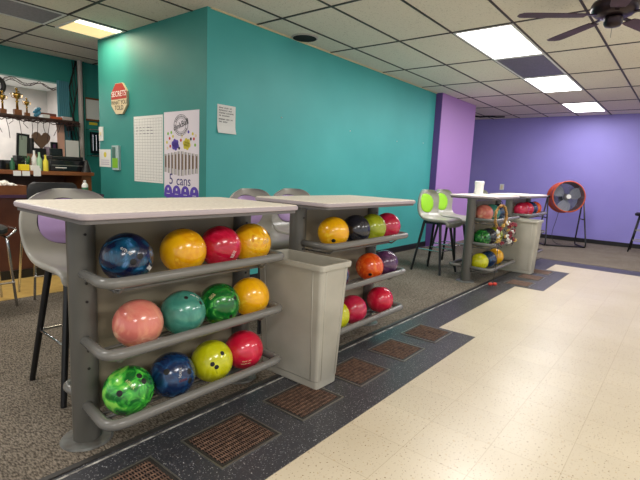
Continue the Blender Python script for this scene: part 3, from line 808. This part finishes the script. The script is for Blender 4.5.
for nm, m_, cyy, czz in (('blue_flower', M['purple'], pc+.10, 1.475), ('yellow_flower', M['yellow'], pc-.10, 1.48)):
    bm = bmesh.new()
    for k in range(6):
        a = 2*PI*k/6+.3; disc(bm, cyy+.042*math.cos(a), czz+.036*math.sin(a), .026, WX-.0022, 14)
    disc(bm, cyy, czz, .022, WX-.0022, 14); obj(nm, bm, m_, po)
dots = [(.23,1.59,'green'),(.20,1.54,'red'),(.25,1.50,'yellow'),(.17,1.60,'green'),(.14,1.56,'yellow'),(-.13,1.60,'purple'),(-.20,1.58,'yellow'),(-.22,1.53,'red'),(-.17,1.53,'ink'),(-.25,1.56,'cream'),(-.24,1.47,'green'),(.24,1.44,'cream'),(.0,1.52,'red'),(.03,1.44,'ink'),(-.02,1.56,'cream'),(.19,1.46,'red')]
for dy, z, c in dots:
    bm = bmesh.new(); disc(bm, pc+dy, z, .016, WX-.0022, 12); obj('petal_print', bm, M[c], po)
bm = bmesh.new(); bm2 = bmesh.new(); bm3 = bmesh.new()
for k in range(10):
    dy = -.27+.06*k; hh = .10+.035*(1-abs(dy)/.27)
    box(bm, WX-.0028, WX-.002, pc+dy-.021, pc+dy+.021, 1.29-hh, 1.29+hh*.9)
    box(bm2, WX-.0034, WX-.0028, pc+dy-.009, pc+dy+.012, 1.30-hh*.6, 1.30+hh*.62)
    box(bm3, WX-.0036, WX-.0028, pc+dy+.013, pc+dy+.021, 1.29-hh, 1.29+hh*.9)
obj('can_print', bm, mat('can_white', (196,190,186), .5), po); obj('can_stripe', bm2, mat('can_brown', (128,104,84), .5), po)
obj('can_dark_strip', bm3, mat('can_dark', (64,60,66), .5), po)  # dark strip printed along one side of each can
PD = mat('deep_purple_ink', (60,50,120), .6)
obj('numeral', text_bm('5', .16, (WX-.0024,pc+.175,1.115), RT, UP), PD, po)
obj('lettering', text_bm('cans', .145, (WX-.0024,pc-.045,1.105), RT, UP), PD, po)
bm = bmesh.new(); box(bm, WX-.0028, WX-.002, PY0, PY1, PZ0, .975)
for k in range(4): disc(bm, PY0+.075+.153*k, .985, .072, WX-.002, 28, .001)
obj('purple_circles', bm, M['purple'], po)
for k in range(4):
    obj('circle_caption', B(WX-.0036, WX-.003, PY0+.045+.153*k, PY0+.105+.153*k, .962, .968), M['paper'], po)
    obj('circle_print', B(WX-.0036, WX-.003, PY0+.064+.153*k, PY0+.086+.153*k, 1.0, 1.025), M['paper'], po)
# small papers
cd = empty('notice_card', 'small white notice card near the outer corner of the side wall', 'paper', (0,0,0))
obj('card', flat(5.58,5.87,1.21,1.425,.001), M['paper'], cd)
bm = bmesh.new()
for z in (1.29,1.265,1.24): box(bm, WX-.0026, WX-.002, 5.62, 5.83, z, z+.006)
obj('print', bm, mat('lavender_ink', (170,150,180), .6), cd)
bm = bmesh.new(); disc(bm, 5.72, 1.36, .034, WX-.002, 14); obj('picture', bm, M['yellow'], cd)
fl = empty('leaflet', 'green and white leaflet in a holder beside the notice card', 'leaflet', (0,0,0))
bm = bmesh.new(); box(bm, WX-.028, WX-.001, 5.34, 5.50, 1.18, 1.47); obj('holder', bm, mat('clear_grey_plastic', (168,190,190), .2), fl)
obj('leaflet_green', B(WX-.030, WX-.0282, 5.36, 5.49, 1.205, 1.32), M['green'], fl)
obj('leaflet_photo', B(WX-.030, WX-.0282, 5.41, 5.49, 1.32, 1.45), mat('dull_photo', (70,110,100), .5), fl)
sw = empty('light_switch', 'small white switch plate at the outer corner of the side wall', 'switch', (0,0,0))
obj('plate', flat(5.75,5.845,1.53,1.70,.001,.012), M['paper'], sw); obj('toggle', flat(5.785,5.81,1.595,1.635,.013,.012), M['cream'], sw)
# paper notice on the long wall (y = 3.70)
pn = empty('paper_notice', 'white printed notice taped on the long teal wall', 'paper', (0,0,0))
bm = bmesh.new()
rows = []
for i in range(9):
    z = 1.60+.275*i/8; c = .018*max(0, (1-i/2.5))**2
    rows.append((z, c))
vv = [[bm.verts.new((x, 3.698-c-.0015, z)) for x in (2.92,3.15)] for z, c in rows]
for a, b in zip(vv, vv[1:]): bm.faces.new((a[0],a[1],b[1],b[0]))
o = obj('sheet', bm, M['paper'], pn); md = o.modifiers.new('s','SOLIDIFY'); md.thickness = .001
bm = bmesh.new()
for ln, (s, z) in enumerate((('THIS AREA IS', 1.845),('RESERVED FOR', 1.82),('LEAGUE BOWLERS', 1.795),('ON FRIDAYS', 1.77),('PLEASE ASK AT', 1.735),('THE DESK', 1.71),('FOR A LANE', 1.685))):
    for k in range(len(s)):
        if s[k] != ' ': box(bm, 2.94+.0135*k, 2.94+.0135*k+.0095, 3.6955, 3.6963, z-.006, z+.006)
obj('print', bm, M['ink'], pn)
bm = bmesh.new()
for k in range(9): box(bm, 2.94+.0135*k, 2.94+.0135*k+.0095, 3.6945, 3.6955, 1.638, 1.65)
obj('red_print', bm, M['red'], pn)
NAILS = ((3.82,1.852,'white wall nail nearest the printed notice on the long wall'),(5.16,1.835,'second white nail along the long teal wall, above the second rack'),(6.43,1.80,'third white nail on the long teal wall toward the column'),(7.33,1.845,'white nail nearest the lilac column on the long teal wall'))
for x, z, lb in NAILS:
    tag(obj('wall_nail', LA([(0,0),(.006,0),(.006,.01),(0,.012)],10), M['paper'], loc=(x,3.699,z), rot=(PI/2,0,0)), lb, 'nail', 'white nails in the long teal wall')

# ------------------------------------------------------------------ bar
bc = empty('bar_counter', 'low dark red wooden bar front at the left edge', 'counter', (0,0,0))
obj('front_panel', B(-1.4,2.55,5.42,5.48,.009,.86), M['wood_dk'], bc)
obj('counter_top', B(-1.4,2.60,5.38,5.86,.86,.89), mat('plum_counter', (74,44,74), .4), bc)
obj('kick_board', B(-1.4,2.55,5.40,5.42,.009,.10), M['black'], bc)
tr = empty('wooden_tray', 'brown wooden tray heaped with white crumpled paper on the bar', 'tray', (0,0,0))
bm = bmesh.new()
for q in ((.6,1.80,5.40,5.425),(.6,1.80,5.775,5.80),(1.775,1.80,5.425,5.775),(.6,.625,5.425,5.775)): box(bm, *q, .8905, .985)
obj('sides', bm, M['wood'], tr); obj('bottom', B(.625,1.775,5.425,5.775,.8905,.90), M['wood'], tr)
bm = bmesh.new(); rnd = random.Random(4)
for i in range(220):
    bmesh.ops.create_icosphere(bm, subdivisions=1, radius=rnd.uniform(.022,.042), matrix=Matrix.Translation((rnd.uniform(.67,1.73),rnd.uniform(5.47,5.73),rnd.uniform(.945,1.01))) @ Matrix.Diagonal((1,1,.6,1)))
hp_ = obj('crumpled_paper', bm, M['foam']); tag(hp_, 'heap of white crumpled paper filling the wooden tray', 'paper'); hp_['kind'] = 'stuff'
dk = empty('bar_desk', 'brown wooden desk behind the bar with a thick top', 'desk', (0,0,0))
obj('desk_top', B(-1.4,2.76,5.95,6.6,1.085,1.13), M['wood'], dk, bevel=.004)
obj('end_panel', B(2.62,2.74,5.99,6.56,.006,1.085), M['wood'], dk)
obj('middle_panel', B(1.3,1.36,5.99,6.56,.006,1.085), M['wood_dk'], dk)
obj('back_board', B(-1.4,2.62,6.5,6.54,.4,1.085), M['wood_dk'], dk)
# bar stools
def black_stool(x, y, rz, back, label):
    t = empty('bar_stool', label, 'bar stool', (x, y, .006), rz)
    obj('seat', LA([(0,.62),(.19,.62),(.21,.635),(.21,.67),(.18,.69),(0,.695)], 32), M['black_soft'], t, smooth=True, autosmooth=40)
    for s in (-1,1):
        pth = rounded_path([(s*.20,-.19,.012),(s*.16,-.16,.60),(s*.16,.16,.60),(s*.20,.19,.012)], .05)
        obj('leg_loop', T(pth, .011, 8), M['chrome'], t, smooth=True)
    obj('foot_bar', T([(-.195,-.185,.22),(.195,-.185,.22)], .009, 8), M['chrome'], t)
    obj('arm_rail', T(rounded_path([(.16,-.16,.60),(.235,-.16,.66),(.235,.16,.66),(.16,.16,.60)], .04), .010, 8), M['chrome'], t, smooth=True)
    if back:
        bm = bmesh.new(); secs = []
        for z, w in ((.66,.17),(.74,.205),(.86,.215),(.98,.215),(1.03,.20),(1.055,.165)):
            secs.append([(w*math.cos(a), -.19-.03*math.cos(a)**2*-1+.02*math.sin(a), z) for a in [2*PI*k/24 for k in range(24)]])
        loft(bm, secs); obj('backrest', bm, M['black_soft'], t, smooth=True, autosmooth=60)
    return t
black_stool(1.13, 4.52, 0, False, 'black seated chrome stool cut off by the left edge at the bar')
black_stool(1.70, 4.62, 0, True, 'black high-backed chrome stool in front of the bar')
# bottle on bar
bt = empty('spray_bottle', 'white bottle with a green label at the end of the bar', 'bottle', (2.44,5.5,.8905))
obj('bottle_body', LA([(0,0),(.032,0),(.034,.01),(.034,.10),(.02,.125),(.012,.13),(0,.131)], 20), M['paper'], bt, smooth=True, autosmooth=40)
obj('cap', LA([(.013,.128),(.014,.155),(0,.156)], 14), M['paper'], bt, smooth=True, autosmooth=40)
obj('bottle_label', LA([(.0346,.03),(.0346,.075)], 20), mat('green_label', (60,130,90), .5), bt)

# items standing on the desk (z = 1.13)
DZ = 1.1305
def lbox(name, x0, x1, y0, y1, z0, z1, m, label, cat, group=None, bevel=.003, rot=0):
    cx, cy = (x0+x1)/2, (y0+y1)/2
    o = obj(name, B(x0-cx, x1-cx, y0-cy, y1-cy, 0, z1-z0), m, bevel=bevel, loc=(cx, cy, z0), rot=(0,0,rot)); return tag(o, label, cat, group)
rg = empty('cash_register', 'wide black register and printer at the right end of the desk', 'register', (2.50,6.28,DZ))
obj('case', B(-.21,.21,-.2,.2,0,.14), M['glass'], rg, bevel=.01)
obj('drawer_line', B(-.19,.19,-.203,-.2,.07,.078), M['steel'], rg)
obj('top_tray', B(-.16,.21,-.15,.15,.14,.185), M['black'], rg, bevel=.01)
obj('screen', B(-.15,.0,-.06,-.03,.185,.28), M['glass'], rg, bevel=.005)
obj('keys', B(-.15,-.02,-.208,-.203,.04,.05), M['paper'], rg)
lbox('black_printer', 1.62, 2.0, 6.25, 6.49, DZ, DZ+.11, M['glass'], 'flat black machine at the left end of the desk', 'printer')
lbox('speaker_box', 2.03, 2.12, 6.36, 6.5, DZ, DZ+.17, M['black'], 'small black box behind the yellow note pad', 'box')
lbox('note_pad', 1.95, 2.04, 6.0, 6.08, DZ, DZ+.07, mat('bright_yellow_paper', (226,206,30), .6), 'bright yellow note block on the desk', 'note pad')
lbox('paper_pile', 2.055, 2.15, 6.0, 6.10, DZ, DZ+.06, M['paper'], 'white paper pile next to the yellow note block', 'paper')
for x, lb in ((1.895,'left white card taped on the front of the desk top'),(1.985,'middle white card taped on the front of the desk top'),(2.10,'right white card taped on the desk front edge, by itself')):
    tag(obj('price_card', B(x-.038,x+.038,5.942,5.9485,1.07,1.125 if x < 2.05 else 1.16), M['paper']), lb, 'card', 'white cards on the desk front')
def bottle(x, y, z, h, r, m, label, group='small bottles and jars on the desk'):
    return tag(obj('small_bottle', LA([(0,0),(r,0),(r,h*.6),(r*.4,h*.78),(r*.4,h),(0,h)], 16), m, loc=(x,y,z), smooth=True, autosmooth=40), label, 'bottle', group)
bottle(2.205, 6.16, DZ, .22, .03, mat('pale_green_plastic', (150,186,150), .4), 'pale green bottle on the desk left of the register')
bottle(2.225, 6.03, DZ, .19, .028, M['yellow'], 'yellow bottle standing right against the register')
bottle(2.20, 6.30, DZ, .24, .03, M['paper'], 'tall white bottle behind the pale green bottle')
bottle(1.90, 6.10, DZ, .14, .025, mat('deep_green', (30,90,60), .4), 'dark green bottle at the left of the desk')
lbox('monitor', 1.66, 1.86, 6.50, 6.54, DZ, DZ+.36, M['glass'], 'black flat monitor at the left edge behind the bar desk', 'monitor')
lbox('paper_bag', 2.20, 2.28, 6.43, 6.54, DZ, DZ+.20, mat('brown_bag', (128,92,64), .7), 'brown paper bag standing beside the register', 'bag')
lbox('hanging_coat', 2.40, 2.455, 7.0, 7.1, 1.14, 1.55, M['black_soft'], 'black coat hanging beside the heart plaque', 'coat', bevel=.02)
lbox('pinned_sheet', 2.62, 2.70, 7.14, 7.144, 1.25, 1.45, mat('grey_lilac_sheet', (170,150,170), .6), 'grey lilac sheet under the heart plaque', 'paper', bevel=0)
# potted plant / greenery
pl = empty('desk_plant', 'small green plant in a pot on the desk', 'plant', (1.40,6.22,DZ+.0))
pl.location = (2.09,6.20,DZ)
obj('pot', LA([(0,0),(.03,0),(.038,.06),(.032,.06),(0,.055)], 16), M['black'], pl)
bm = bmesh.new(); rnd = random.Random(8)
for i in range(26):
    a = rnd.uniform(0,2*PI); l = rnd.uniform(.04,.09); h = rnd.uniform(.04,.12)
    p0 = Vector((0,0,.05)); p1 = Vector((l*math.cos(a)*.5,l*math.sin(a)*.5,.05+h)); p2 = Vector((l*math.cos(a),l*math.sin(a),.05+h*.8))
    w = Vector((-math.sin(a),math.cos(a),0))*.008
    v = [bm.verts.new(p) for p in (p0-w*.3,p0+w*.3,p1+w,p1-w)]; bm.faces.new(v); v2 = bm.verts.new(p2); bm.faces.new((v[3],v[2],v2))
obj('foliage', bm, mat('leaf_green', (60,110,70), .6), pl)

# ledge across the opening with trophies
ld = empty('wall_shelf', 'cluttered brown ledge across the bar opening', 'shelf', (0,0,0))
obj('board', B(-1.0,3.05,7.0,7.298,1.80,1.835), mat('dark_shelf', (62,42,36), .5), ld)
for x in (.9, 2.0, 2.98): obj('bracket', B(x-.012,x+.012,7.02,7.29,1.70,1.80), M['black'], ld)
SZ = 1.8355
def trophy(x, y, s, label):
    t = empty('trophy', label, 'trophy', (x,y,SZ), 0, 'gold trophies on the ledge')
    obj('plinth', B(-.05*s,.05*s,-.04*s,.04*s,0,.09*s), M['black'] if s > 1.2 else M['wood'], t)
    obj('column', LA([(.02*s,.09*s),(.016*s,.2*s),(.03*s,.22*s)], 14), M['gold'], t, smooth=True)
    obj('cup', LA([(.012*s,.21*s),(.014*s,.24*s),(.05*s,.29*s),(.055*s,.34*s),(.05*s,.34*s),(.0,.28*s)], 20), M['gold'], t, smooth=True)
    for q in (-1,1): obj('handle', T(rounded_path([(q*.045*s,0,.33*s),(q*.085*s,0,.33*s),(q*.07*s,0,.27*s),(q*.03*s,0,.26*s)], .01*s, 3), .005*s, 6), M['gold'], t)
    bm = bmesh.new(); bmesh.ops.create_icosphere(bm, subdivisions=2, radius=.022*s, matrix=Matrix.Translation((0,0,.40*s)))
    tube(bm, [(0,0,.33*s),(0,0,.39*s)], .014*s, 8); tube(bm, [(0,0,.38*s),(.04*s,0,.36*s)], .008*s, 6)
    obj('figure', bm, M['gold'], t, smooth=True)
trophy(2.15, 7.15, .72, 'gold trophy cup at the left edge of the ledge')
trophy(2.31, 7.12, .85, 'tallest gold trophy with a figure on the ledge')
trophy(2.44, 7.17, .6, 'short gold trophy to the right of the tall one')
tag(obj('dark_wreath', T([(2.12+.07*math.cos(2*PI*k/24), 7.2, 2.20+.09*math.sin(2*PI*k/24)) for k in range(24)], .03, 8, True), M['black_soft'], smooth=True), 'dark round wreath hanging at the left edge above the trophies', 'wreath')
bm = bmesh.new()
for k in range(10): bmesh.ops.create_icosphere(bm, subdivisions=1, radius=.028, matrix=Matrix.Translation((2.52+.012*(k % 5)-.0, 7.1+.01*(k % 3), SZ+.028+.022*(k//2))))
tag(obj('blue_ornament', bm, mat('blue_glaze', (70,140,170), .3), smooth=True), 'bumpy blue ornament on the ledge beside the trophies', 'ornament')
for x0, x1, h, m_, lb in ((2.60,2.68,.05,M['paper'],'white box lying on the ledge'),(2.69,2.84,.035,mat('orange_box', (190,90,50), .5),'flat orange box on the ledge'),(2.85,2.98,.05,M['offwhite'],'pale box at the right end of the ledge')):
    lbox('ledge_box', x0, x1, 7.05, 7.2, SZ, SZ+h, m_, lb, 'box', 'boxes on the ledge')
lbox('ledge_book', 2.62, 2.83, 7.21, 7.28, SZ, SZ+.085, mat('brown_card', (120,70,60), .5), 'brown long carton at the back of the ledge', 'box')
# string of cables along the ledge
bm = bmesh.new(); rnd = random.Random(21)
for q in range(6):
    pts = [(1.6+1.45*k/24, 6.985+rnd.uniform(-.01,.006), 1.80+rnd.uniform(-.05,.02)) for k in range(25)]
    tube(bm, pts, .006, 5)
for q in range(16):
    x = 1.9+q*.075; l = rnd.uniform(.08,.3)
    tube(bm, [(x,6.98,1.79),(x+rnd.uniform(-.03,.03),6.97,1.79-l*.5),(x+rnd.uniform(-.05,.05),6.98,1.79-l)], .004, 5)
tag(obj('string_lights', bm, mat('dark_brown_cable', (56,36,34), .5)), 'tangled dark string of lights hanging along the ledge', 'string lights')
bm = bmesh.new()
pts = [(1.9+1.15*k/20, 7.285, 2.30-.0*k+.03*math.sin(k*1.1)+rnd.uniform(-.012,.012)) for k in range(21)]
for q in range(4): tube(bm, [(p[0]+rnd.uniform(-.02,.02), 7.28, p[2]+rnd.uniform(-.025,.025)) for p in pts], .004, 5)
tag(obj('ivy_wire', bm, mat('dark_vine', (70,50,56), .6)), 'dark twisted vine wire across the top of the bar opening', 'wire')
# framed mirror, heart, frames, posters behind the desk, hung in the opening
def hung(name, x0, x1, z0, z1, y, mf, mi, label, cat, tilt=0):
    t = empty(name, label, cat, ((x0+x1)/2, y, (z0+z1)/2))
    a, b = (x1-x0)/2, (z1-z0)/2
    bm = bmesh.new(); w = .025
    for q in ((-a,a,-b,-b+w),(-a,a,b-w,b),(-a,-a+w,-b+w,b-w),(a-w,a,-b+w,b-w)): box(bm, q[0],q[1],-.015,.01,q[2],q[3])
    obj('frame', bm, mf, t); obj('panel', B(-a+w,a-w,-.005,.005,-b+w,b-w), mi, t); t.rotation_euler = (0,tilt,0)
    return t
hung('wall_mirror', 2.27, 2.42, 1.28, 1.60, 7.1, M['black'], mat('grey_green_mirror', (150,164,150), .2), 'tall grey mirror in a black frame behind the desk', 'mirror', .06)
bm = bmesh.new(); hpnts = []
for k in range(40):
    a = 2*PI*k/40; hx = 16*math.sin(a)**3; hz = 13*math.cos(a)-5*math.cos(2*a)-2*math.cos(3*a)-math.cos(4*a)
    hpnts.append((2.58+hx*.0072, hz*.0085+1.54))
loft(bm, [[(x,7.10,z) for x,z in hpnts],[(x,7.13,z) for x,z in hpnts]])
tag(obj('heart_plaque', bm, mat('brown_plaque', (110,84,66), .6)), 'brown heart-shaped plaque behind the desk', 'plaque')
hung('picture_frame', 2.70, 2.79, 1.28, 1.52, 7.12, M['black'], mat('purple_panel', (90,50,90), .5), 'narrow dark purple frame beside the heart plaque', 'frame')
lbox('pink_poster', 2.80, 2.90, 7.14, 7.145, 1.28, 1.78, mat('pink_paper', (216,170,150), .6), 'pale pink paper panel in the bar opening', 'poster', bevel=0)
lbox('white_menu', 2.88, 3.06, 7.06, 7.066, 1.24, 1.56, M['paper'], 'white menu sheet with curved corner beside the curtain', 'menu', bevel=0)
lbox('dark_shelf_box', 2.46, 2.60, 7.0, 7.15, 1.12, 1.42, M['black_soft'], 'black bag behind the desk below the heart plaque', 'bag')
# curtain
bm = bmesh.new(); vv = []
for k in range(33):
    x = 2.86+.17*k/32; y = 7.24+.022*math.sin(k*1.25); vv.append((bm.verts.new((x,y,1.12)), bm.verts.new((x,y,2.40))))
for a, b in zip(vv, vv[1:]): bm.faces.new((a[0],b[0],b[1],a[1]))
tag(obj('curtain', bm, M['curtain'], smooth=True), 'narrow blue teal curtain at the right of the bar opening', 'curtain')
# cables
bm = bmesh.new()
for q in range(6):
    x0 = 3.03+.016*q
    pts = [(x0+.03*math.sin(k*.5+q)+(.06 if k < 8 else 0)*(1-k/8), 7.27-.004*q, 2.72-1.5*k/24) for k in range(25)]
    tube(bm, pts, .006, 6)
tag(obj('hanging_cables', bm, M['black'], smooth=True), 'black cables running down the wall beside the white pipe', 'cables')
tag(obj('wall_pipe', LA([(0,0),(.032,0),(.032,1.62),(0,1.62)], 16), M['offwhite'], loc=(3.185,7.24,1.115), smooth=True, autosmooth=40), 'white vertical pipe down the back wall', 'pipe')
tag(obj('wall_pipe', LA([(0,0),(.012,0),(.012,1.62),(0,1.62)], 12), M['teal_back'], loc=(3.255,7.27,1.115), smooth=True, autosmooth=40), 'thin teal painted pipe right of the white pipe', 'pipe')
# picture frame & clipboard on the back wall
t = hung('picture_frame', 3.25, 3.52, 1.89, 2.23, 7.285, M['wood'], M['paper'], 'brown framed certificate on the back bar wall', 'picture')
lbox('yellow_note', 3.33, 3.45, 7.292, 7.2985, 1.83, 1.87, M['yellow'], 'small yellow note below the brown framed certificate', 'note', bevel=0)
t = empty('wall_rack', 'dark bottle opener rack with chrome wire on the back wall', 'rack', (3.38,7.2,1.56))
obj('panel', B(-.07,.07,.0,.05,-.16,.16), M['glass'], t, bevel=.005)
bm = bmesh.new()
for z in (-.2,.19):
    tube(bm, rounded_path([(-.11,.09,z),(-.11,-.06,z),(.11,-.06,z),(.11,.09,z)], .03, 3), .008, 6)
for x in (-.05,0,.05): tube(bm, [(x,-.01,-.12),(x,-.01,.12)], .006, 6)
obj('wire', bm, M['chrome'], t)
tag(obj('phone_cone', LA([(0,0),(.06,0),(.04,.07),(.015,.15),(0,.16)], 18), M['black_soft'], loc=(2.69,6.01,DZ), smooth=True, autosmooth=50), 'black peaked cap lying at the right end of the desk', 'cap')

# ------------------------------------------------------------------ lights
def area(name, loc, size, power, col=(1,1,1), rot=(0,0,0), size_y=None, spread=None):
    l = bpy.data.lights.new(name, 'AREA'); l.energy = power; l.color = col; l.size = size
    if size_y: l.shape = 'RECTANGLE'; l.size_y = size_y
    if spread: l.spread = spread
    o = bpy.data.objects.new(name, l); C.objects.link(o); o.location = loc; o.rotation_euler = rot; return o
for x, e_ in ((X(0)+.617,36), (X(2)+.617,34), (X(4)+.617,20)):
    area('panel_lamp', (x, (Y0+Y1)/2, H-.03), 1.15, e_, (1,.98,.97), size_y=.55)
area('side_panel_lamp', (2.45,5.45,H-.03), .5, 12, (1,.86,.6), size_y=.5)
# rows of the same ceiling panels behind and beside the camera
for x, y in ((-1.6,-.9),(1.0,-.9),(3.4,-2.2),(6.0,-2.2),(9.2,-1.6)):
    area('unseen_hall_lamp', (x, y, H-.03), 1.2, 52, (1,.98,.96), size_y=.6)
area('unseen_hall_lamp', (-.6, 2.9, H-.03), 1.2, 38, (1,.98,.95), size_y=.6)  # added fill, no panel seen here; brightens table top, stools and carpet
area('store_lamp', (2.2,8.4,2.45), .9, 55, (1,.98,.95))
area('bar_fill', (.9,5.2,H-.03), 1.0, 40, (1,.93,.85), size_y=.5)  # added unseen fill that lifts the dark bar area

w = bpy.data.worlds.new('world'); w.use_nodes = True; bpy.context.scene.world = w
w.node_tree.nodes['Background'].inputs['Color'].default_value = (.93,.96,1,1)
w.node_tree.nodes['Background'].inputs['Strength'].default_value = .92

# ------------------------------------------------------------------ camera
cam = bpy.data.cameras.new('camera'); co = bpy.data.objects.new('camera', cam); C.objects.link(co)
r = Vector((0.629658,-0.77560616,0.04433827)); u = Vector((0.08399779,0.12470774,0.98863155)); wv = Vector((0.77231805,0.61877545,-0.14367243))
mt = Matrix((( r.x,u.x,-wv.x,0),(r.y,u.y,-wv.y,0),(r.z,u.z,-wv.z,1.245),(0,0,0,1)))
co.matrix_world = mt
cam.sensor_width = 36; cam.lens = 456.62/640*36; cam.clip_start = .02
bpy.context.scene.camera = co
vs = bpy.context.scene.view_settings
vs.view_transform = 'Standard'; vs.look = 'None'; vs.exposure = 0; vs.gamma = 1
